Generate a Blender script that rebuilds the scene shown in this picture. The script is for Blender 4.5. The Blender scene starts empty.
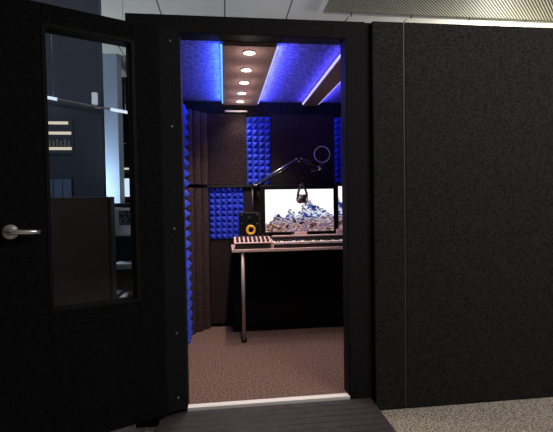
import bpy, bmesh, math, random
from mathutils import Vector, Matrix
random.seed(7)
sc = bpy.context.scene
COL = sc.collection
PI = math.pi
sc.view_settings.view_transform = 'Standard'
sc.view_settings.look = 'None'

# ---------------------------------------------------------------- helpers
def srgb(r, g, b):
    def f(c):
        c /= 255.0
        return c / 12.92 if c <= .04045 else ((c + .055) / 1.055) ** 2.4
    return (f(r), f(g), f(b), 1.0)

class MB:
    def __init__(s): s.bm = bmesh.new()
    def box(s, x0, x1, y0, y1, z0, z1, bevel=0, seg=2):
        r = bmesh.ops.create_cube(s.bm, size=1)
        vs = r['verts']
        for v in vs:
            v.co = Vector(((x0 + x1) / 2 + v.co.x * (x1 - x0), (y0 + y1) / 2 + v.co.y * (y1 - y0), (z0 + z1) / 2 + v.co.z * (z1 - z0)))
        if bevel:
            es = list({e for v in vs for e in v.link_edges})
            bmesh.ops.bevel(s.bm, geom=es, offset=bevel, segments=seg, profile=.6, affect='EDGES')
        return s
    def tube(s, pts, r, seg=12, cap=True, closed=False):
        pts = [Vector(p) for p in pts]; n = len(pts)
        rs = r if isinstance(r, (list, tuple)) else [r] * n
        rings = []; up = None
        for i, p in enumerate(pts):
            if closed: t = pts[(i + 1) % n] - pts[i - 1]
            else: t = pts[min(i + 1, n - 1)] - pts[max(i - 1, 0)]
            t.normalize()
            if up is None:
                a = Vector((0, 0, 1)) if abs(t.z) < .9 else Vector((1, 0, 0))
                up = (a - t * a.dot(t)).normalized()
            else: up = (up - t * up.dot(t)).normalized()
            b = t.cross(up)
            rings.append([s.bm.verts.new(p + (up * math.cos(2 * PI * k / seg) + b * math.sin(2 * PI * k / seg)) * rs[i]) for k in range(seg)])
        m = n if closed else n - 1
        for i in range(m):
            A, B = rings[i], rings[(i + 1) % n]
            for k in range(seg):
                s.bm.faces.new((A[k], A[(k + 1) % seg], B[(k + 1) % seg], B[k])).smooth = True
        if cap and not closed:
            s.bm.faces.new(rings[0][::-1]); s.bm.faces.new(rings[-1])
        return s
    def lathe(s, prof, origin=(0, 0, 0), axis=(0, 0, 1), seg=24):
        o = Vector(origin); q = Vector((0, 0, 1)).rotation_difference(Vector(axis).normalized())
        rings = []
        for (r, z) in prof:
            rings.append([s.bm.verts.new(o + q @ Vector((max(r, 1e-5) * math.cos(2 * PI * k / seg), max(r, 1e-5) * math.sin(2 * PI * k / seg), z))) for k in range(seg)])
        for A, B in zip(rings, rings[1:]):
            for k in range(seg):
                s.bm.faces.new((A[k], A[(k + 1) % seg], B[(k + 1) % seg], B[k])).smooth = True
        s.bm.faces.new(rings[0][::-1]); s.bm.faces.new(rings[-1])
        return s
    def prism(s, poly, x0, x1, frame):
        a = [s.bm.verts.new(frame(x0, u, v)) for u, v in poly]
        b = [s.bm.verts.new(frame(x1, u, v)) for u, v in poly]
        n = len(poly)
        for i in range(n): s.bm.faces.new((a[i], a[(i + 1) % n], b[(i + 1) % n], b[i]))
        s.bm.faces.new(a[::-1]); s.bm.faces.new(b)
        return s
    def build(s, name, m, parent=None, loc=None):
        bmesh.ops.recalc_face_normals(s.bm, faces=s.bm.faces)
        me = bpy.data.meshes.new(name); s.bm.to_mesh(me); s.bm.free()
        o = bpy.data.objects.new(name, me); COL.objects.link(o)
        me.materials.append(m)
        if parent: o.parent = parent
        if loc: o.location = loc
        return o

def thing(name, label, cat, loc=(0, 0, 0), rz=0, group=None):
    o = bpy.data.objects.new(name, None); COL.objects.link(o)
    o.empty_display_size = .05
    o.location = loc; o.rotation_euler = (0, 0, rz)
    tag(o, label, cat, group); return o
def tag(o, label, cat, group=None):
    o['label'] = label; o['category'] = cat
    if group: o['group'] = group
    return o
def struct(o): o['kind'] = 'structure'; return o

def mat(name, col, rough=.6, metal=0, emit=None, estr=0, noise=None, bump=None, spec=.5):
    m = bpy.data.materials.new(name); m.use_nodes = True
    nt = m.node_tree; b = nt.nodes['Principled BSDF']
    b.inputs['Base Color'].default_value = col; b.inputs['Roughness'].default_value = rough
    b.inputs['Metallic'].default_value = metal; b.inputs['Specular IOR Level'].default_value = spec
    if emit: b.inputs['Emission Color'].default_value = emit; b.inputs['Emission Strength'].default_value = estr
    if noise or bump:
        tc = nt.nodes.new('ShaderNodeTexCoord')
    if noise:                       # (scale, colour lo, colour hi, lo pos, hi pos)
        n = nt.nodes.new('ShaderNodeTexNoise'); n.inputs['Scale'].default_value = noise[0]
        n.inputs['Detail'].default_value = 3; n.inputs['Roughness'].default_value = .7
        r = nt.nodes.new('ShaderNodeValToRGB')
        r.color_ramp.elements[0].color = noise[1]; r.color_ramp.elements[1].color = noise[2]
        r.color_ramp.elements[0].position = noise[3]; r.color_ramp.elements[1].position = noise[4]
        nt.links.new(tc.outputs['Object'], n.inputs['Vector']); nt.links.new(n.outputs['Fac'], r.inputs['Fac'])
        nt.links.new(r.outputs['Color'], b.inputs['Base Color'])
    if bump:
        n2 = nt.nodes.new('ShaderNodeTexNoise'); n2.inputs['Scale'].default_value = bump[0]; n2.inputs['Detail'].default_value = 2
        bp = nt.nodes.new('ShaderNodeBump'); bp.inputs['Strength'].default_value = bump[1]; bp.inputs['Distance'].default_value = .004
        nt.links.new(tc.outputs['Object'], n2.inputs['Vector']); nt.links.new(n2.outputs['Fac'], bp.inputs['Height'])
        nt.links.new(bp.outputs['Normal'], b.inputs['Normal'])
    return m

M = {}
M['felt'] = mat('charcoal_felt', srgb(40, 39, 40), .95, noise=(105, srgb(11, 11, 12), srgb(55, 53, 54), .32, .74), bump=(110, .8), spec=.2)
M['felt_dark'] = mat('black_felt', srgb(20, 20, 21), .95, noise=(105, srgb(9, 9, 10), srgb(40, 39, 41), .34, .74), bump=(110, .7), spec=.2)
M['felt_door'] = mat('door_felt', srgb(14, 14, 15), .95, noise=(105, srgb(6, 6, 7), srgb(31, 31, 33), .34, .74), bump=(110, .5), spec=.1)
M['black'] = mat('matt_black', srgb(10, 10, 11), .7, spec=.2)
M['black_gloss'] = mat('black_plastic', srgb(14, 14, 15), .35)
M['seam'] = mat('seam_trim', srgb(74, 72, 71), .6)
M['alu'] = mat('aluminium', srgb(250, 247, 244), .5)
M['chrome'] = mat('chrome', srgb(235, 232, 230), .26, .85)
M['satin'] = mat('satin_chrome', srgb(200, 188, 184), .42, .55)
M['steel'] = mat('steel', srgb(190, 190, 195), .3, 1)
M['carpet_in'] = mat('booth_carpet', srgb(120, 100, 92), .95, noise=(85, srgb(52, 39, 34), srgb(158, 130, 119), .32, .7), bump=(90, .9), spec=.1)
M['carpet_out'] = mat('office_carpet', srgb(150, 140, 130), .95, noise=(115, srgb(70, 62, 53), srgb(226, 214, 198), .36, .66), bump=(85, .8), spec=.1)
M['ceil_in'] = mat('booth_ceiling_fabric_led_tint', srgb(170, 170, 180), .9, noise=(42, srgb(74, 78, 150), srgb(165, 168, 240), .32, .70), bump=(60, .8), spec=.1)  # blue of the LED wash is mixed into the fabric colour
M['beam'] = mat('beam_fabric', srgb(170, 140, 142), .9, noise=(60, srgb(150, 122, 124), srgb(190, 160, 160), .35, .7), spec=.1)
M['foam'] = mat('blue_foam', srgb(62, 84, 212), .85, bump=(200, .3), spec=.15)
M['brown_panel'] = mat('brown_fabric', srgb(68, 54, 54), .95, noise=(75, srgb(32, 26, 27), srgb(68, 55, 56), .33, .72), bump=(60, .5), spec=.1)
M['trap'] = mat('trap_fabric', srgb(66, 52, 50), .95, noise=(40, srgb(50, 40, 40), srgb(80, 64, 63), .35, .7), spec=.1)
M['deck'] = mat('deck_board', srgb(66, 58, 62), .5, noise=(22, srgb(50, 45, 48), srgb(72, 64, 67), .3, .7), spec=.3)
M['ledge'] = mat('black_rail', srgb(16, 14, 16), .6)
M['desk'] = mat('desk_laminate', srgb(216, 186, 180), .5)
M['white_plastic'] = mat('white_plastic', srgb(235, 228, 226), .4)
M['white_key'] = mat('white_key', srgb(240, 226, 222), .35)
M['black_key'] = mat('black_key', srgb(14, 12, 12), .3)
M['synth'] = mat('synth_body', srgb(34, 26, 28), .5)
M['mixer_top'] = mat('mixer_face', srgb(222, 190, 182), .5)
M['knob'] = mat('knob', srgb(52, 34, 34), .5)
M['yellow'] = mat('yellow_cone', srgb(245, 196, 70), .5)
M['hp'] = mat('brown_leather', srgb(72, 44, 42), .5)
M['pinkish'] = mat('pale_card', srgb(240, 205, 200), .6)
M['navy'] = mat('navy_paint', srgb(60, 66, 80), .7)
M['pale_wall'] = mat('pale_wall', srgb(170, 185, 205), .7)
M['office_wall'] = mat('office_wall', srgb(110, 120, 138), .8)
M['cabinet'] = mat('brown_wood', srgb(84, 62, 54), .5, noise=(6, srgb(78, 56, 49), srgb(92, 69, 60), .3, .7))
M['pale_edge'] = mat('pale_edging', srgb(150, 140, 132), .5)
M['paper'] = mat('paper', srgb(205, 205, 205), .7)
M['photo'] = mat('dark_photo', srgb(24, 24, 28), .5, noise=(30, srgb(8, 8, 10), srgb(130, 130, 135), .5, .62))
M['louvre'] = mat('louvre_metal', srgb(176, 173, 150), .5)
M['louvre_back'] = mat('louvre_back', srgb(44, 43, 36), .7)
M['pane_blue'] = mat('blue_pane', srgb(110, 135, 165), .3)
def em(name, col, s): return mat(name, (0, 0, 0, 1), .5, emit=col, estr=s)
M['led_blue'] = em('blue_led', (.36, .38, 1, 1), 1.6)
M['led_cyan'] = em('cyan_led', (.16, .50, 1, 1), 1.6)
M['led_violet'] = em('violet_led', (.55, .50, 1, 1), 1.4)
M['lamp_warm'] = em('warm_lamp', (1, .80, .55, 1), 12)
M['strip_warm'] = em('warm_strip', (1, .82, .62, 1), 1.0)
M['sign_glow'] = mat('sign_glow', srgb(235, 235, 235), .5, emit=(.8, .9, 1, 1), estr=.3)
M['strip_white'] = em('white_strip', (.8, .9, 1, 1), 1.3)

def glass_mat():
    m = bpy.data.materials.new('clear_glass'); m.use_nodes = True; nt = m.node_tree
    nt.nodes.clear()
    o = nt.nodes.new('ShaderNodeOutputMaterial'); mx = nt.nodes.new('ShaderNodeMixShader')
    t = nt.nodes.new('ShaderNodeBsdfTransparent'); t.inputs[0].default_value = (.82, .85, .88, 1)
    g = nt.nodes.new('ShaderNodeBsdfGlossy'); g.inputs['Roughness'].default_value = .02
    f = nt.nodes.new('ShaderNodeFresnel'); f.inputs[0].default_value = 1.45
    nt.links.new(f.outputs[0], mx.inputs[0]); nt.links.new(t.outputs[0], mx.inputs[1]); nt.links.new(g.outputs[0], mx.inputs[2])
    nt.links.new(mx.outputs[0], o.inputs[0]); return m
M['glass'] = glass_mat()

def ceiling_mat():
    m = mat('ceiling_tile', srgb(228, 224, 210), .8); nt = m.node_tree; b = nt.nodes['Principled BSDF']
    tc = nt.nodes.new('ShaderNodeTexCoord'); sx = nt.nodes.new('ShaderNodeSeparateXYZ')
    nt.links.new(tc.outputs['Object'], sx.inputs[0])
    outs = []
    for ax, off in (('X', .03), ('Y', -1.72)):
        a = nt.nodes.new('ShaderNodeMath'); a.operation = 'ADD'; a.inputs[1].default_value = 60.6 - off if ax == 'X' else 60.0 + off + 1.8 - .08
        nt.links.new(sx.outputs[ax], a.inputs[0])
        d = nt.nodes.new('ShaderNodeMath'); d.operation = 'MODULO'; d.inputs[1].default_value = .606
        if ax == 'Y': d.inputs[1].default_value = 1.2
        nt.links.new(a.outputs[0], d.inputs[0])
        l = nt.nodes.new('ShaderNodeMath'); l.operation = 'LESS_THAN'; l.inputs[1].default_value = .013
        nt.links.new(d.outputs[0], l.inputs[0]); outs.append(l)
    mxm = nt.nodes.new('ShaderNodeMath'); mxm.operation = 'MAXIMUM'
    nt.links.new(outs[0].outputs[0], mxm.inputs[0]); nt.links.new(outs[1].outputs[0], mxm.inputs[1])
    mix = nt.nodes.new('ShaderNodeMix'); mix.data_type = 'RGBA'
    mix.inputs['A'].default_value = srgb(228, 224, 210); mix.inputs['B'].default_value = srgb(96, 92, 84)
    nt.links.new(mxm.outputs[0], mix.inputs['Factor']); nt.links.new(mix.outputs['Result'], b.inputs['Base Color'])
    return m
M['ceiling'] = ceiling_mat()

def wallpaper_mat():
    m = bpy.data.materials.new('mountain_wallpaper'); m.use_nodes = True; nt = m.node_tree; nt.nodes.clear()
    N = nt.nodes.new; L = nt.links.new
    out = N('ShaderNodeOutputMaterial'); e = N('ShaderNodeEmission'); e.inputs[1].default_value = 1.0
    uv = N('ShaderNodeUVMap'); s = N('ShaderNodeSeparateXYZ'); L(uv.outputs[0], s.inputs[0])
    ridge = N('ShaderNodeValToRGB'); cr = ridge.color_ramp
    pts = [(0, .18), (.08, .27), (.18, .42), (.27, .36), (.36, .52), (.45, .40), (.55, .62), (.66, .74), (.76, .60), (.86, .55), (.95, .38), (1, .34)]
    cr.elements[0].position = pts[0][0]; cr.elements[0].color = (pts[0][1],) * 3 + (1,)
    cr.elements[1].position = 1; cr.elements[1].color = (pts[-1][1],) * 3 + (1,)
    for p, v in pts[1:-1]:
        el = cr.elements.new(p); el.color = (v, v, v, 1)
    L(s.outputs['X'], ridge.inputs[0])
    n = N('ShaderNodeTexNoise'); n.inputs['Scale'].default_value = 9; n.inputs['Detail'].default_value = 5; L(uv.outputs[0], n.inputs['Vector'])
    a = N('ShaderNodeMath'); a.operation = 'MULTIPLY_ADD'; a.inputs[1].default_value = .34; a.inputs[2].default_value = -.17; L(n.outputs['Fac'], a.inputs[0])
    h = N('ShaderNodeMath'); h.operation = 'ADD'; L(ridge.outputs[0], h.inputs[0]); L(a.outputs[0], h.inputs[1])
    cmp_ = N('ShaderNodeMath'); cmp_.operation = 'LESS_THAN'; L(s.outputs['Y'], cmp_.inputs[0]); L(h.outputs[0], cmp_.inputs[1])
    n2 = N('ShaderNodeTexNoise'); n2.inputs['Scale'].default_value = 10; n2.inputs['Detail'].default_value = 3.5; n2.inputs['Distortion'].default_value = 1.2
    L(uv.outputs[0], n2.inputs['Vector'])
    def ramp(cols):
        r = N('ShaderNodeValToRGB'); c = r.color_ramp; c.interpolation = 'LINEAR'
        c.elements[0].position = cols[0][0]; c.elements[0].color = cols[0][1]; c.elements[1].position = cols[-1][0]; c.elements[1].color = cols[-1][1]
        for p, k in cols[1:-1]:
            el = c.elements.new(p); el.color = k
        L(n2.outputs['Fac'], r.inputs[0]); return r
    hi = ramp([(.36, srgb(28, 40, 104)), (.45, srgb(74, 98, 172)), (.50, srgb(226, 230, 246)), (.55, srgb(240, 238, 246)), (.61, srgb(92, 74, 88))])
    lo = ramp([(.34, srgb(22, 18, 44)), (.44, srgb(104, 72, 66)), (.50, srgb(212, 176, 158)), (.56, srgb(70, 70, 130)), (.66, srgb(150, 112, 96))])
    mr = N('ShaderNodeMapRange'); mr.inputs['From Min'].default_value = .18; mr.inputs['From Max'].default_value = .38; L(s.outputs['Y'], mr.inputs['Value'])
    m1 = N('ShaderNodeMix'); m1.data_type = 'RGBA'; L(mr.outputs[0], m1.inputs['Factor']); L(lo.outputs[0], m1.inputs['A']); L(hi.outputs[0], m1.inputs['B'])
    m2 = N('ShaderNodeMix'); m2.data_type = 'RGBA'; L(cmp_.outputs[0], m2.inputs['Factor'])
    m2.inputs['A'].default_value = (1.15, 1.12, 1.12, 1); L(m1.outputs['Result'], m2.inputs['B'])
    L(m2.outputs['Result'], e.inputs[0]); L(e.outputs[0], out.inputs[0]); return m
M['wallpaper'] = wallpaper_mat()

def screen(name, parent, x0, x1, y, z0, z1, m, u0=0):
    bm = bmesh.new(); vs = [bm.verts.new(p) for p in ((x0, y, z0), (x1, y, z0), (x1, y, z1), (x0, y, z1))]
    f = bm.faces.new(vs); uvl = bm.loops.layers.uv.new('UVMap')
    for l, c in zip(f.loops, ((u0, 0), (u0 + 1, 0), (u0 + 1, 1), (u0, 1))): l[uvl].uv = c
    me = bpy.data.meshes.new(name); bm.to_mesh(me); bm.free(); me.materials.append(m)
    o = bpy.data.objects.new(name, me); COL.objects.link(o); o.parent = parent; return o

# ---------------------------------------------------------------- camera
F, YAW, PIT, ROL, D, H = 420.35, .1221, -.0293, -.0161, 2.3128, 1.1134
f = Vector((math.sin(YAW) * math.cos(PIT), math.cos(YAW) * math.cos(PIT), math.sin(PIT)))
r = Vector((math.cos(YAW), -math.sin(YAW), 0)); u = r.cross(f)
r2 = r * math.cos(ROL) + u * math.sin(ROL); u2 = u * math.cos(ROL) - r * math.sin(ROL)
cam = bpy.data.objects.new('camera', bpy.data.cameras.new('camera')); COL.objects.link(cam)
cam.data.sensor_width = 36; cam.data.lens = F * 36 / 553
cam.data.clip_start = .02
cam.matrix_world = Matrix(((r2.x, u2.x, -f.x, 0), (r2.y, u2.y, -f.y, -D), (r2.z, u2.z, -f.z, H), (0, 0, 0, 1)))
sc.camera = cam

# ---------------------------------------------------------------- office shell
FL, CZ = -.085, 2.95
struct(MB().box(-6, 7, -5, 6, FL - .1, FL).build('floor', M['carpet_out']))
struct(MB().box(-6, 7, -5, 6, CZ, CZ + .1).build('ceiling', M['ceiling']))
struct(MB().box(-6, 7, 6, 6.1, FL, CZ).build('wall_back', M['office_wall']))
struct(MB().box(-6, 7, -5.1, -5, FL, CZ).build('wall_front', M['office_wall']))
struct(MB().box(-6.1, -6, -5, 6, FL, CZ).build('wall_left', M['office_wall']))
struct(MB().box(7, 7.1, -5, 6, FL, CZ).build('wall_right', M['office_wall']))
struct(MB().box(-2.1, -1.0, 1.35, 1.43, FL, CZ).build('pillar', M['navy']))
struct(MB().box(-1.475, -1.262, 3.0, 3.25, FL, CZ).build('pillar', M['pale_wall']))

# louvred light panel in the ceiling over the booth
lv = thing('louvre_light_panel', 'long louvred ceiling panel with fine slanting slats above the booth roof', 'ceiling panel', (0, 0, CZ))
lx0, lx1, ly0, ly1 = .925, 4.0, 1.12, 1.70
MB().box(lx0, lx1, ly0, ly0 + .03, -.035, 0).box(lx0, lx1, ly1 - .03, ly1, -.035, 0).box(lx0, lx0 + .03, ly0 + .03, ly1 - .03, -.035, 0).box(lx1 - .03, lx1, ly0 + .03, ly1 - .03, -.035, 0).build('panel_frame', M['ceiling'], lv)
MB().box(lx0 + .03, lx1 - .03, ly0 + .03, ly1 - .03, -.008, 0).build('backing', M['louvre_back'], lv)
g = MB(); ya, yb = ly0 + .03, ly1 - .03; dy = yb - ya; t = .014
x = lx0 + .03 - 1.1 * dy
while x < lx1 - .03:
    a, b = (x, ya), (x + dy * 1.1, yb)
    X0, X1 = lx0 + .03, lx1 - .03 - t
    pa, pb = list(a), list(b); sl = dy / (b[0] - a[0])
    if pa[0] < X0: pa = [X0, ya + (X0 - a[0]) * sl]
    if pb[0] > X1: pb = [X1, ya + (X1 - a[0]) * sl]
    if pb[1] - pa[1] > .02 and pa[0] < X1 and pb[0] > X0:
        c = [(pa[0], pa[1]), (pa[0] + t, pa[1]), (pb[0] + t, pb[1]), (pb[0], pb[1])]
        lo = [g.bm.verts.new((p[0], p[1], -.013)) for p in c]; hi = [g.bm.verts.new((p[0], p[1], -.0085)) for p in c]
        g.bm.faces.new(lo); g.bm.faces.new(hi[::-1])
        for i in range(4): g.bm.faces.new((lo[i], lo[(i + 1) % 4], hi[(i + 1) % 4], hi[i]))
    x += .034
g.build('louvre_slats', M['louvre'], lv)

# ---------------------------------------------------------------- booth shell
BX0, BX1, BT = -.5, 2.25, 2.126
IX0, IX1, IY = -.345, 1.9, 1.54
OX0, OX1, OZ = -.224, .692, 2.034
CI = 2.043
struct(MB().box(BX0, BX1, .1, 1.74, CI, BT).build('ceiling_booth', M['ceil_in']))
struct(MB().box(IX0, IX1, .1, IY, -.05, 0).box(OX0, OX1, .04, .1, -.05, 0).build('floor_booth', M['carpet_in']))
struct(MB().box(BX0, IX0, .1, 1.74, FL, CI).build('wall_left_booth', M['felt_dark']))
struct(MB().box(IX1, BX1, .1, 1.74, FL, CI).build('wall_right_booth', M['felt_dark']))
struct(MB().box(IX0, IX1, IY, 1.74, FL, CI).build('wall_back_booth', M['felt_dark']))
struct(MB().box(BX0, OX0, 0, .1, FL, BT).box(OX0, OX1, 0, .1, OZ, BT).box(OX1, .80, 0, .1, FL, BT).box(.80, BX1, .010, .1, FL, BT)
       .box(OX0, OX1, .0, .1, FL, -.052).build('wall_front_booth', M['felt_dark']))
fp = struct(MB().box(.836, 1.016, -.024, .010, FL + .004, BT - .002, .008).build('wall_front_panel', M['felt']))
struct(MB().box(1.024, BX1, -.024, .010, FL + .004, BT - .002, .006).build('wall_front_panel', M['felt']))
struct(MB().box(1.0175, 1.0225, -.0215, .010, FL + .004, BT - .004).build('trim_1', M['seam']))
struct(MB().box(OX1 - .005, OX1, .003, .1, .0, OZ).box(OX0, OX0 + .002, .02, .1, 0, OZ).box(OX0 + .002, OX1 - .005, .003, .1, OZ - .002, OZ).build('trim_2', M['black']))
struct(MB().box(OX0, OX1, -.004, .04, -.05, .006, .004).build('threshold', M['alu']))

# ---------------------------------------------------------------- door
door = bpy.data.objects.new('door_1', None); COL.objects.link(door)
door.location = (-.218, -.012, .01); door.rotation_euler = (0, 0, math.radians(206)); door['kind'] = 'structure'
door['label'] = 'black felt covered booth door with tall window standing open'
WX0, WX1, WZ0, WZ1 = .258, .636, .632, 1.912
d = MB()
DW, DH = .862, 2.015
d.box(.115, WX0, -.055, .016, 0, DH, .008).box(WX1, DW, -.055, .016, 0, DH, .008)
d.box(WX0 - .02, WX1 + .02, -.055, .016, 0, WZ0, .008).box(WX0 - .02, WX1 + .02, -.055, .016, WZ1, DH, .008)
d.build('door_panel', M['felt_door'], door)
MB().box(0, .125, -.012, 0, .0, DH + .012, .003).build('hinge_flange', M['felt_dark'], door)
w = MB(); e = .014
for (a, b, c, dd) in ((WX0 - e, WX0 + .004, WZ0 - e, WZ1 + e), (WX1 - .004, WX1 + e, WZ0 - e, WZ1 + e), (WX0, WX1, WZ0 - e, WZ0 + .004), (WX0, WX1, WZ1 - .004, WZ1 + e)):
    w.box(a, b, -.058, .02, c, dd, .003)
w.build('window_rim', M['black'], door)
MB().box(WX0, WX1, -.024, -.018, WZ0, WZ1).build('window_pane', M['glass'], door)
hd = MB().lathe([(.0, 0), (.032, 0), (.033, .004), (.030, .010), (.018, .013), (.014, .018), (.011, .03), (.011, .052), (.0, .052)], (.79, .016, 1.0), (0, 1, 0), 32)
hd = hd.build('lever_handle', M['chrome'], door)
MB().tube([(.795, .062, 1.0), (.77, .065, 1.0), (.72, .064, .998), (.70, .060, .997), (.682, .054, .996)], [.011, .0115, .0105, .0105, .009], 14).build('lever', M['chrome'], hd)
for z in (.07, .42, .98, 1.52, 1.965):
    MB().lathe([(0, 0), (.0055, 0), (.0045, .002), (0, .0026)], (.055, 0, z), (0, 1, 0), 12).build('screw', M['steel'], door)

# ---------------------------------------------------------------- step in front of the door
st = thing('door_step', 'low dark step of ribbed boards in front of the booth doorway', 'step', (0, 0, FL))
y = -.008
for k in range(10):
    MB().box(-.36, .812, y - .054, y, .045, .075, .003).build('deck_board', M['deck'], st); y -= .0565
s_ = MB()
s_.box(-.34, -.30, y + .02, -.03, 0, .045).box(.75, .79, y + .02, -.03, 0, .045).box(-.30, .75, y + .02, y + .06, 0, .045)
s_.build('step_frame', M['black'], st)

# ---------------------------------------------------------------- ceiling beams, LEDs, downlights
def beam(x0, x1, x0b, x1b, label, ml, mr, cl, pl, cr, pr):
    t = thing('ceiling_beam', label, 'ceiling panel', (0, 0, 0))
    m = MB()
    za, zb = 2.012, CI
    v = [m.bm.verts.new(p) for p in ((x0, .11, za), (x1, .11, za), (x1b, IY, za), (x0b, IY, za), (x0, .11, zb), (x1, .11, zb), (x1b, IY, zb), (x0b, IY, zb))]
    for q in ((0, 1, 2, 3), (7, 6, 5, 4), (0, 4, 5, 1), (1, 5, 6, 2), (2, 6, 7, 3), (3, 7, 4, 0)): m.bm.faces.new([v[i] for i in q])
    m.build('beam_panel', M['beam'], t)
    for sgn, xa, xb, mm in ((-1, x0, x0b, ml), (1, x1, x1b, mr)):
        s = MB(); w0 = .002; w1 = .012
        o = [(xa + sgn * w0, .13), (xa + sgn * w1, .13), (xb + sgn * w1, IY - .03), (xb + sgn * w0, IY - .03)]
        lo = [s.bm.verts.new((p[0], p[1], za + .006)) for p in o]; hi = [s.bm.verts.new((p[0], p[1], za + .016)) for p in o]
        s.bm.faces.new(lo); s.bm.faces.new(hi)
        for i in range(4): s.bm.faces.new((lo[i], lo[(i + 1) % 4], hi[(i + 1) % 4], hi[i]))
        s.build('led_strip', mm, t)
    for sgn, xa, col, pw in ((-1, x0 - .02, cl, pl), (1, x1 + .02, cr, pr)):
        if not pw: continue
        L = bpy.data.lights.new('led_glow', 'AREA'); L.shape = 'RECTANGLE'; L.size = IY - .22; L.size_y = .012; L.color = col; L.energy = pw
        o = bpy.data.objects.new('led_glow', L); COL.objects.link(o); o.location = (xa, .82, 2.016)
        dirv = Vector((sgn * .93, 0, .36)).normalized(); yv = Vector((0, 1, 0)); zv = -dirv; xx = yv; yy = zv.cross(xx)
        o.rotation_euler = Matrix((xx, yy, zv)).transposed().to_euler()
    return t
beam(.005, .315, .005, .31, 'wide brown ceiling beam with five downlights and blue glowing edges', M['led_cyan'], M['led_blue'], (.05, .13, 1), 4.5, (.10, .10, 1), 5.0)
beam(.735, .875, .735, .865, 'narrow plain ceiling beam at right with thin violet glowing edges', M['led_violet'], M['led_violet'], (.13, .09, 1), .9, (.13, .09, 1), 1.2)
DL = [(.162, .20), (.160, .52), (.160, .815), (.155, 1.11), (.152, 1.385)]
names = ['warm round downlight nearest the doorway, first of five in the beam', 'warm round downlight second from the doorway in the ceiling beam', 'warm round downlight in the middle of the row of five',
         'warm round downlight second from the back wall in the ceiling beam', 'warm round downlight nearest the back wall, last of five in the beam']
proto = None
for (x, y), lab in zip(DL, names):
    if proto is None:
        t = proto = thing('downlight', lab, 'ceiling light', (x, y, 2.012), 0, 'downlights in the ceiling beam')
        MB().tube([(.036 * math.cos(2 * PI * k / 24), .036 * math.sin(2 * PI * k / 24), -.003) for k in range(24)], .005, 8, closed=True).build('bezel', M['white_plastic'], t)
        MB().lathe([(0, -.001), (.032, -.001), (.026, -.006), (0, -.008)], (0, 0, 0), (0, 0, 1), 24).build('lens', M['lamp_warm'], t)
    else:
        t = proto.copy(); COL.objects.link(t); t.location = (x, y, 2.012); t['label'] = lab
        for ch in proto.children:
            c = ch.copy(); COL.objects.link(c); c.parent = t
    L = bpy.data.lights.new('downlight_spot', 'SPOT'); L.energy = (24, 18, 22, 34, 9)[DL.index((x, y))]; L.color = (1, .82, .68); L.spot_size = math.radians(105); L.spot_blend = .8; L.shadow_soft_size = .03
    lo = bpy.data.objects.new('downlight_spot', L); COL.objects.link(lo); lo.location = (x, y, 1.995)
    L = bpy.data.lights.new('beam_fill', 'POINT'); L.energy = .42; L.color = (1, .82, .68); L.shadow_soft_size = .02  # unseen fill point added to brighten the beam around each downlight
    lo = bpy.data.objects.new('beam_fill', L); COL.objects.link(lo); lo.location = (x, y, 1.925)

# ---------------------------------------------------------------- foam, panels, traps
def foam_mesh(nu, nv, p, base, tip):
    bm = bmesh.new()
    W, Hh = nu * p, nv * p
    cache = {}
    def V(x, y, z):
        k = (round(x, 5), round(y, 5), round(z, 5))
        if k not in cache: cache[k] = bm.verts.new((x, y, z))
        return cache[k]
    for i in range(nu):
        for j in range(nv):
            c = [V(i * p, -base, j * p), V((i + 1) * p, -base, j * p), V((i + 1) * p, -base, (j + 1) * p), V(i * p, -base, (j + 1) * p)]
            a = V((i + .5) * p, -base - tip, (j + .5) * p)
            for k in range(4): bm.faces.new((c[k], c[(k + 1) % 4], a))
    for i in range(nu):
        for zz in (0, nv):
            bm.faces.new((V(i * p, -base, zz * p), V((i + 1) * p, -base, zz * p), V((i + 1) * p, 0, zz * p), V(i * p, 0, zz * p)))
    for j in range(nv):
        for xx in (0, nu):
            bm.faces.new((V(xx * p, -base, j * p), V(xx * p, -base, (j + 1) * p), V(xx * p, 0, (j + 1) * p), V(xx * p, 0, j * p)))
    bm.faces.new([V(0, 0, 0), V(nu * p, 0, 0), V(nu * p, 0, nv * p), V(0, 0, nv * p)]) if False else None
    m = MB(); m.bm.free(); m.bm = bm; return m
def foam(x, z, nu, nv, p, label):
    o = foam_mesh(nu, nv, p, .016, .034).build('acoustic_foam_panel', M['foam'], None, (x, IY, z))
    return tag(o, label, 'acoustic foam', 'blue pyramid foam panels')
foam(.207, 1.292, 4, 11, .0555, 'tall blue pyramid foam strip on the upper back wall, left of the pop filter')
foam(-.142, .80, 6, 9, .0525, 'blue pyramid foam panel on the lower back wall, left of the yellow-coned speaker')
foam(1.02, 1.292, 4, 11, .0555, 'blue pyramid foam strip on the upper back wall, beside the right door jamb')
def foam_side(z, nv, label):
    o = foam_mesh(4, nv, .083, .012, .050).build('acoustic_foam_panel', M['foam'])
    o.rotation_euler = (0, 0, PI / 2); o.location = (IX0 + .002, .962, z)
    return tag(o, label, 'acoustic foam', 'blue pyramid foam panels')
foam_side(.004, 15, 'blue pyramid foam on the lower left booth wall, seen edge-on beside the door')
foam_side(1.2515, 8, 'blue pyramid foam on the upper left booth wall, seen edge-on beside the door')

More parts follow.
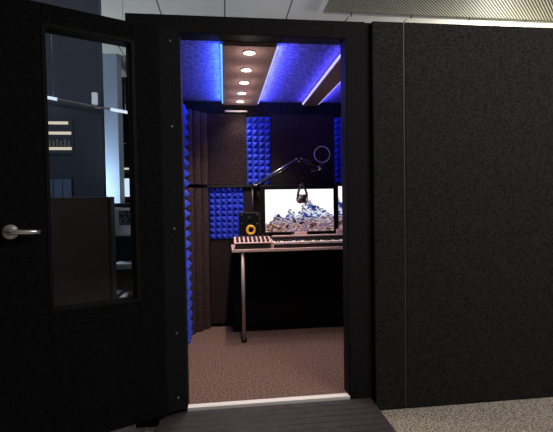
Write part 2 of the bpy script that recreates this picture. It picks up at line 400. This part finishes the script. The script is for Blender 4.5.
def fabric(x0, x1, z0, z1, label, th=.03):
    return tag(MB().box(x0, x1, IY - th, IY, z0, z1, .006).build('fabric_panel', M['brown_panel']), label, 'acoustic panel', 'brown fabric wall panels')
fabric(-.142, .205, 1.292, 1.925, 'brown fabric panel on upper back wall between corner trap and blue foam strip')
fabric(.432, 1.018, 1.292, 1.925, 'wide brown fabric panel on upper back wall behind the microphone boom')
fabric(.178, 1.30, .03, 1.262, 'large dark brown fabric panel on lower back wall behind monitor and desk')
fabric(-.14, .172, .03, .795, 'small dark brown fabric panel under the lower blue foam panel', .02)
def trap(z0, z1, label):
    m = MB()
    A = Vector((IX0 + .012, IY - .225, 0)); B = Vector((-.150, IY - .004, 0)); n = (B - A); Ln = n.length; n.normalize(); nn = Vector((n.y, -n.x, 0))
    pts = [Vector((IX0 + .002, IY - .002, 0)), A]
    K = 36
    for i in range(K + 1):
        u_ = i / K; w_ = .034 * abs(math.sin(u_ * PI * 3)) ** .6
        pts.append(A + n * (u_ * Ln) + nn * w_)
    lo = [m.bm.verts.new((p.x, p.y, z0)) for p in pts]; hi = [m.bm.verts.new((p.x, p.y, z1)) for p in pts]
    k = len(pts)
    for i in range(k): m.bm.faces.new((lo[i], lo[(i + 1) % k], hi[(i + 1) % k], hi[i]))
    m.bm.faces.new(lo[::-1]); m.bm.faces.new(hi)
    return tag(m.build('corner_bass_trap', M['trap']), label, 'bass trap', 'fluted corner bass traps')
trap(.004, 1.262, 'lower fluted brown bass trap standing in the back left corner')
trap(1.292, 1.925, 'upper fluted brown bass trap in the back left corner above the rail')
struct(MB().box(IX0 + .07, IX1, IY - .05, IY, 1.265, 1.289, .003).build('trim_3', M['ledge']))
lb = thing('wall_light_bar', 'small white bar fixed high on the back wall under the ceiling beam', 'wall light', (.123, IY, 1.95))
MB().box(-.094, .094, -.03, 0, -.006, .010, .004).build('housing', M['white_plastic'], lb)
MB().lathe([(0, 0), (.009, 0), (.009, .012), (0, .014)], (-.094, -.015, .002), (-1, 0, 0), 12).build('end_knob', M['white_plastic'], lb)

# ---------------------------------------------------------------- desk
DZ = .752
desk = thing('desk', 'pale topped desk with chrome legs against the booth back wall', 'desk', (0, 0, 0))
MB().box(.05, 1.62, 1.035, 1.485, DZ - .022, DZ, .003).build('tabletop', M['desk'], desk)
MB().box(.12, 1.56, 1.09, 1.44, DZ - .06, DZ - .023).build('apron', M['black'], desk)
MB().box(.055, 1.60, 1.335, 1.353, .004, DZ - .061, .003).build('modesty_panel', M['black'], desk)
for (x, y) in ((.135, 1.063), (.11, 1.455), (1.55, 1.063), (1.55, 1.455)):
    lg = MB().tube([(x, y, .04), (x, y, DZ - .023)], .0145, 18).build('leg', M['satin'], desk)
    MB().lathe([(0, 0), (.024, 0), (.025, .010), (.020, .045), (.0, .045)], (x, y, 0), (0, 0, 1), 18).build('foot', M['black_gloss'], lg)

# drum controller (wedge with rows of knobs)
mx = thing('mixer', 'dark wedge mixer with pale top and rows of knobs on the desk corner', 'mixer', (0, 0, DZ))
def fr(x, u_, v_): return Vector((x, u_, v_))
MB().prism([(1.065, 0), (1.225, 0), (1.225, .078), (1.065, .044)], .078, .362, fr).build('case', M['synth'], mx)
a0, a1 = (1.058, .0445), (1.228, .0805)
MB().prism([a0, a1, (a1[0], a1[1] + .007), (a0[0], a0[1] + .007)], .070, .370, fr).build('face_plate', M['mixer_top'], mx)
for i in range(8):
    for j in range(3):
        yy = 1.085 + j * .052; zz = .0445 + (yy - 1.058) * (.036 / .17) + .007
        MB().lathe([(0, 0), (.0125, 0), (.0105, .018), (0, .019)], (.098 + i * .035, yy, zz), (0, -.2, 1), 14).build('knob', M['knob'], mx)

# keyboard
kb = thing('synthesizer_keyboard', 'long dark keyboard with white keys along the desk front', 'keyboard', (0, 0, DZ))
KX0, KX1 = .388, 1.36
MB().prism([(1.065, 0), (1.30, 0), (1.30, .080), (1.21, .074), (1.205, .030), (1.065, .026)], KX0, KX1, fr).build('body', M['synth'], kb)
MB().box(KX0 + .01, KX1 - .01, 1.225, 1.295, .078, .088, .002).build('control_panel', M['mixer_top'], kb)
MB().prism([(1.06, 0), (1.215, 0), (1.215, .068), (1.06, .046)], KX0 - .008, KX0, fr).build('end_cheek', M['mixer_top'], kb)
MB().prism([(1.06, 0), (1.215, 0), (1.215, .068), (1.06, .046)], KX1, KX1 + .008, fr).build('end_cheek', M['mixer_top'], kb)
nW = 40; kw = (KX1 - KX0 - .01) / nW
for i in range(nW):
    x = KX0 + .005 + i * kw
    MB().box(x + .0006, x + kw - .0006, 1.068, 1.2, .030, .047, .0015, 1).build('white_key', M['white_key'], kb)
    if i % 7 in (0, 1, 3, 4, 5) and i < nW - 1:
        MB().box(x + kw - .006, x + kw + .006, 1.115, 1.2, .0475, .060, .0015, 1).build('black_key', M['black_key'], kb)

# studio speaker with yellow cone
sp = thing('studio_speaker', 'black studio speaker with a glowing yellow woofer ring behind the mixer', 'speaker', (0, 0, DZ))
MB().box(.120, .292, 1.25, 1.43, 0, .292, .008).build('cabinet', M['black_gloss'], sp)
wf = MB().lathe([(.062, 0), (.062, .006), (.058, .008), (.056, .004)], (.214, 1.25, .135), (0, -1, 0), 32).build('woofer', M['black'], sp)
MB().tube([(.216 + .032 * math.cos(2 * PI * k / 32), 1.243, .143 + .032 * math.sin(2 * PI * k / 32)) for k in range(32)], .0105, 10, closed=True).build('cone_ring', M['yellow'], wf)
MB().lathe([(0, 0), (.026, 0), (.024, .004), (.008, .002), (0, .006)], (.207, 1.25, .232), (0, -1, 0), 24).build('tweeter', M['black'], sp)
for (x, z) in ((.140, .272), (.272, .272), (.140, .196), (.272, .196)):
    MB().lathe([(0, 0), (.0055, 0), (.004, .003), (0, .004)], (x, 1.25, z), (0, -1, 0), 10).build('screw', M['steel'], sp)

# monitors
mn = thing('computer_monitor', 'wide monitor with bright mountain wallpaper in the middle of the desk', 'monitor', (0, 0, DZ))
MB().box(.318, .996, 1.362, 1.405, .100, .522, .006).build('housing', M['black_gloss'], mn)
screen('screen', mn, .352, .966, 1.3605, .112, .486, M['wallpaper'])
sn = MB().box(.585, .70, 1.395, 1.42, .01, .12, .003).build('stand', M['steel'], mn)
MB().box(.54, .76, 1.335, 1.46, 0, .010, .003).build('stand_foot', M['steel'], sn)
m2 = thing('computer_monitor', 'second monitor mostly hidden behind the right door jamb', 'monitor', (0, 0, DZ))
MB().box(1.006, 1.62, 1.40, 1.44, .10, .53, .006).build('housing', M['black_gloss'], m2)
screen('screen', m2, 1.022, 1.605, 1.3985, .125, .51, M['wallpaper'], .66)
s2 = MB().box(1.26, 1.36, 1.43, 1.455, .01, .14, .003).build('stand', M['steel'], m2)
MB().box(1.20, 1.42, 1.33, 1.47, 0, .010, .003).build('stand_foot', M['steel'], s2)
tag(MB().box(.602, .712, 1.305, 1.335, 0, .112, .004).build('note_block', M['pinkish']), 'small pale upright block behind the keyboard under the monitor', 'box')
tag(MB().box(.985, 1.085, 1.31, 1.36, 0, .128, .004).build('small_box', M['pinkish']), 'small pinkish box behind the keyboard beside the right door jamb', 'box')
for n_ in ('note_block', 'small_box'): bpy.data.objects[n_].location.z = DZ

# headphones hanging on the monitor top
hp = thing('headphones', 'dark brown headphones hanging in front of the mountain monitor screen', 'headphones', (.674, 1.305, 1.165))
hp.scale = (1.12, 1.12, 1.12)
band = [(.036 * math.sin(a) * (1 - .45 * max(0, math.cos(a))), 0, .020 + .082 * math.cos(a)) for a in [math.radians(k) for k in range(-118, 119, 8)]]
MB().tube(band, [.0075 + .002 * abs(math.sin(i * .3)) for i in range(len(band))], 10).build('headband', M['hp'], hp)
for s in (-1, 1):
    c_ = MB().lathe([(0, -.016), (.030, -.016), (.036, -.006), (.036, .006), (.030, .014), (0, .016)], (s * .016, 0, -.012), (s * .8, -.8, .1), 22).build('ear_cup', M['hp'], hp)
    MB().lathe([(0, .016), (.017, .016), (.014, .019), (0, .0195)], (s * .016, 0, -.012), (s * .8, -.8, .1), 18).build('cup_plate', M['steel'], c_)
MB().tube([(0, -.01, -.055), (.004, -.008, -.08), (-.002, -.004, -.10), (.003, 0, -.12), (.001, .002, -.15)], .0035, 8).build('cord', M['steel'], hp)
hk = thing('headphone_hook', 'small clip on the top edge of the mountain monitor holding headphones', 'hook', (.674, 1.34, 1.274))
MB().box(-.014, .014, -.005, .075, .0005, .006, .001).box(-.010, .010, -.030, -.002, -.003, .003, .001).box(-.014, .014, .068, .075, -.05, 0).build('clip', M['steel'], hk)

# microphone boom arm
bo = thing('microphone_boom_arm', 'black spring microphone boom arm reaching over the monitor from the left', 'microphone stand', (0, 0, 0))
P0, P1, P2 = Vector((.263, 1.45, 1.272)), Vector((.640, 1.32, 1.488)), Vector((.822, 1.25, 1.446))
MB().tube([(.25, 1.455, DZ), (.25, 1.455, 1.27)], .011, 14).build('post', M['black_gloss'], bo)
MB().box(.225, .275, 1.437, 1.4735, DZ - .0, DZ + .05, .004).build('clamp', M['black_gloss'], bo)
jt = MB().lathe([(0, -.03), (.02, -.03), (.022, 0), (.02, .03), (0, .03)], P0, (.3, -1, 0), 18).build('joint', M['black_gloss'], bo)
MB().lathe([(0, 0), (.009, 0), (.009, .02), (0, .022)], P0 + Vector((.012, -.03, .006)), (.3, -1, 0), 12).build('knob', M['steel'], jt)
up = Vector((-.3, 0, .55)).normalized() * .014
for s, mm in ((1, 'steel'), (-1, 'black_gloss')):
    MB().tube([P0 + up * s, P1 + up * s], .0068 if s > 0 else .0105, 12).build('rod', M[mm], bo)
sp0 = []
for i in range(160):
    a = i / 159; ang = i * .8; q = P0.lerp(P1, .08 + a * .5)
    sp0.append(q + Vector((.004 * math.cos(ang), .006 * math.sin(ang), .004 * math.cos(ang))))
MB().tube(sp0, .0011, 5).build('spring', M['steel'], bo)
j2 = MB().lathe([(0, -.025), (.018, -.025), (.021, 0), (.018, .025), (0, .025)], P1, (.3, -1, 0), 18).build('joint', M['black_gloss'], bo)
for dx, dz in ((-.022, .006), (.022, .012), (.0, -.014)):
    MB().lathe([(0, 0), (.0075, 0), (.0075, .018), (0, .02)], P1 + Vector((dx, -.024, dz)), (.3, -1, 0), 12).build('knob', M['steel'], j2)
for s in (1, -1):
    MB().tube([P1 + Vector((.01, 0, .010 * s)), P2 + Vector((0, 0, .010 * s))], .0095, 10).build('rod', M['black_gloss'], bo)
MB().lathe([(0, -.02), (.014, -.02), (.016, 0), (.014, .02), (0, .02)], P2, (.3, -1, 0), 16).build('joint', M['black_gloss'], bo)
mic = thing('microphone', 'slim black condenser microphone held at the end of the boom arm', 'microphone', P2 + Vector((-.03, -.0, -.022)))
MB().tube([(-.055, -.012, -.035), (.01, -.004, -.012)], [.014, .017], 16).build('body', M['black_gloss'], mic)
MB().tube([(.010, -.004, -.012), (.03, -.002, -.005), (.04, 0, -.001)], [.018, .018, .010], 16).build('grille', M['steel'], mic)
pf = thing('pop_filter', 'round black mesh pop filter ring in front of the boom microphone', 'pop filter', (.838, 1.235, 1.530))
MB().tube([(.068 * math.cos(2 * PI * k / 40), 0, .068 * math.sin(2 * PI * k / 40)) for k in range(40)], .0034, 8, closed=True).build('hoop', M['white_plastic'], pf)
def mesh_mat():
    m = bpy.data.materials.new('pop_mesh'); m.use_nodes = True; nt = m.node_tree; nt.nodes.clear()
    o = nt.nodes.new('ShaderNodeOutputMaterial'); mx_ = nt.nodes.new('ShaderNodeMixShader'); mx_.inputs[0].default_value = .06
    t = nt.nodes.new('ShaderNodeBsdfTransparent'); b = nt.nodes.new('ShaderNodeBsdfDiffuse'); b.inputs[0].default_value = (.01, .01, .012, 1)
    nt.links.new(t.outputs[0], mx_.inputs[1]); nt.links.new(b.outputs[0], mx_.inputs[2]); nt.links.new(mx_.outputs[0], o.inputs[0]); return m
MB().lathe([(0, 0), (.066, 0), (.066, .001), (0, .001)], (0, 0, 0), (0, 1, 0), 40).build('mesh_disc', mesh_mat(), pf)
MB().tube([(0, 0, -.07), (.002, .003, -.082), (-.016, .012, -.084)], .004, 8).build('bracket', M['steel'], pf)
MB().box(-.014, .014, -.006, .006, -.088, -.072, .003).build('clip', M['steel'], pf)

# ---------------------------------------------------------------- things seen through the door's window
cb = thing('storage_cabinet', 'tall brown cabinet seen through the lower part of the door window', 'cabinet', (0, 0, FL))
MB().box(-1.240, -.832, .92, 1.02, 0, 1.27, .004).build('carcass', M['pale_edge'], cb)
dr = MB().box(-1.236, -.850, .900, .919, .01, 1.268, .002).build('door_leaf', M['cabinet'], cb)
MB().box(-.935, -.925, .885, .90, .42, .50, .002).box(-.935, -.900, .882, .89, .425, .435, .002).build('handle', M['steel'], dr)
rk = thing('shelf_rack', 'black open shelf rack seen at the right edge of the door window', 'shelf', (0, 0, FL))
rz = 1.245
for z in (.15, .62, .915):
    MB().box(-1.05, -.68, 1.52, 1.85, z, z + .02).build('shelf_board', M['black_gloss'], rk)
MB().box(-1.05, -.68, 1.86, 1.868, .1, .93).build('back_panel', M['black'], rk)
for x in (-1.07, -.68):
    for y in (1.50, 1.85):
        MB().box(x, x + .02, y, y + .02, 0, .94).build('upright', M['black_gloss'], rk)
bx_ = thing('printer', 'pale printer with a dark photo print on it, on the shelf rack', 'printer', (-.865, 1.52, FL + .935))
MB().box(-.16, .16, .0, .28, 0, .25, .01).build('body', M['paper'], bx_)
MB().box(-.06, .075, -.004, -.0005, .10, .225).build('photo_print', M['photo'], bx_)
MB().box(-.16, .16, -.004, .29, .252, .29, .006).build('lid', M['black_gloss'], bx_)
for k in range(3):
    tag(MB().box(-1.03 + k * .02, -.80 + k * .03, 1.53, 1.75, .640 + k * .016, .653 + k * .016, .002).build('paper_stack', M['paper'], None, (0, 0, FL)),
        ['white paper bundle at the bottom of the pile on the rack shelf', 'white paper bundle in the middle of the pile on the rack shelf', 'white paper bundle on top of the pile on the rack shelf'][k], 'paper', 'paper bundles on the rack shelf')
for k, hgt in enumerate((.24, .22, .25, .21)):
    tag(MB().box(-1.02 + k * .075, -.965 + k * .075, 1.54, 1.78, .17, .17 + hgt, .003).build('ring_binder', M[('navy', 'paper', 'cabinet', 'navy')[k]], None, (0, 0, FL)),
        ['navy binder at the left end of the low rack shelf', 'pale binder second from left on the low rack shelf', 'brown binder third from left on the low rack shelf', 'navy binder at the right end of the low rack shelf'][k], 'binder', 'binders on the low rack shelf')
# tall dark shelving further back
ts = thing('tall_shelving', 'tall dark shelving far back at the right edge of the door window', 'shelving', (0, 0, FL))
MB().box(-1.37, -1.34, 3.35, 3.75, 0, 2.86).box(-.52, -.49, 3.35, 3.75, 0, 2.86).box(-1.34, -.52, 3.73, 3.75, 0, 2.86).build('shelf_sides', M['black'], ts)
for z in (.5, .9, 1.3, 1.65, 2.0, 2.4, 2.84):
    MB().box(-1.34, -.52, 3.35, 3.73, z, z + .02).build('shelf_board', M['black'], ts)
tag(MB().box(-1.30, -1.02, 3.40, 3.6, 0, .24, .01).build('shelf_lamp', M['strip_white'], None, (0, 0, FL + 1.32)), 'bright white glowing box on the tall far shelving', 'lamp')
tag(MB().box(-1.30, -1.04, 3.40, 3.6, 0, .03, .005).build('shelf_lamp', M['strip_warm'], None, (0, 0, FL + 1.98 - .31)), 'dim warm glowing bar on the tall far shelving', 'lamp')

wl = thing('reflection_strip_panel', 'added panel of three warm glowing strips standing in for lamps reflected in the door glass', 'wall light', (-1.3216, 1.35, 1.6930))  # glowing panel added in place of lamps reflected in the door glass
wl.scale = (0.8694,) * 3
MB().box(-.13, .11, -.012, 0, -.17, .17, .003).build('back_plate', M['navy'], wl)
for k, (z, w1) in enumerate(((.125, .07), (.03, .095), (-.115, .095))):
    MB().box(-.12, w1, -.024, -.012, z - .013, z + .013, .004).build('reflection_strip', M['strip_warm'], wl)
for k in range(6):
    MB().box(-.11 + k * .034, -.09 + k * .034, -.020, -.012, -.09, -.03 - .012 * (k % 2), .003).build('slat', M['pale_edge'], wl)
fg = thing('framed_glass_panel', 'small framed panel of pale blue panes low on the navy pillar', 'framed panel', (-1.3563, 1.35, 1.2669))
fg.scale = (0.8694,) * 3
MB().box(-.13, .13, -.012, 0, -.10, .10, .002).build('frame', M['black_gloss'], fg)
for k in range(3):
    MB().box(-.12 + k * .083, -.045 + k * .083, -.016, -.012, -.09, .09).build('pane', M['pane_blue'], fg)
rl = thing('reflection_rail', 'slim added rail with glowing ends standing in for a lamp reflected in the door glass', 'lamp')  # rail added in place of a lamp reflection in the door glass
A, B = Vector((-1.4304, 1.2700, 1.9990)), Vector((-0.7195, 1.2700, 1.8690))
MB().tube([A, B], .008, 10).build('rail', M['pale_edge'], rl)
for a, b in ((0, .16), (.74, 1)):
    MB().tube([A.lerp(B, a), A.lerp(B, b)], .0125, 10).build('reflection_tube', M['strip_white'], rl)
for a in (.12, .9):
    q = A.lerp(B, a); MB().tube([q, (q.x, q.y, CZ)], .0018, 6).build('hanging_wire', M['steel'], rl)
sg = thing('emergency_light', 'small white emergency light fitting on the navy pillar above the added glowing rail', 'lamp', (-1.0433, 1.35, 1.9625))
sg.scale = (0.8694,) * 3
MB().box(-.025, .022, -.045, 0, -.01, .10, .006).build('housing', M['sign_glow'], sg)
MB().tube([(.0, -.02, -.01), (.0, -.025, -.03), (.02, -.03, -.04), (.05, -.035, -.045)], .009, 10).build('arm', M['white_plastic'], sg)

# ---------------------------------------------------------------- lights
def area(name, loc, tgt, size, power, col, sizey=None):
    L = bpy.data.lights.new(name, 'AREA'); L.energy = power; L.color = col; L.size = size
    if sizey: L.shape = 'RECTANGLE'; L.size_y = sizey
    o = bpy.data.objects.new(name, L); COL.objects.link(o); o.location = loc
    o.rotation_euler = (Vector(tgt) - Vector(loc)).to_track_quat('-Z', 'Y').to_euler(); return o
def point(name, loc, power, col, rad=.1):
    L = bpy.data.lights.new(name, 'POINT'); L.energy = power; L.color = col; L.shadow_soft_size = rad
    o = bpy.data.objects.new(name, L); COL.objects.link(o); o.location = loc; return o
area('unseen_office_light', (1.7, -1.5, 2.9), (1.4, -.3, 0), 1.0, 62, (1, .94, .87))  # unseen area lights put in to light the front wall and carpet
area('unseen_office_light', (3.6, -1.6, 2.9), (2.4, -.5, 0), 1.0, 30, (.85, .92, 1))
point('ceiling_fill', (2.9, 1.9, 2.45), 58, (1, .97, .88), .2)  # unseen point light added over the booth to brighten the right ceiling
point('ceiling_fill', (.5, 1.5, 2.4), 1.4, (1, .97, .92), .2)  # weak unseen point added to lift the ceiling further left
point('office_fill', (-1.75, 2.65, 1.3), 60, (.72, .85, 1), .2)  # unseen fill added behind the navy pillar to brighten the pale column
area('unseen_office_light', (-1.9, -.2, 2.6), (-1.3, 1.35, 1.6), .5, 8, (.82, .88, 1))  # unseen area light added to brighten the navy pillar and cabinet
point('office_fill', (-.72, 1.15, 1.55), 2.2, (.9, .95, 1), .08)  # unseen fill point added to brighten the shelf rack and printer
# dim even world background
w_ = bpy.data.worlds.new('world'); sc.world = w_; w_.use_nodes = True
w_.node_tree.nodes['Background'].inputs[0].default_value = (.02, .022, .026, 1)
w_.node_tree.nodes['Background'].inputs[1].default_value = 1
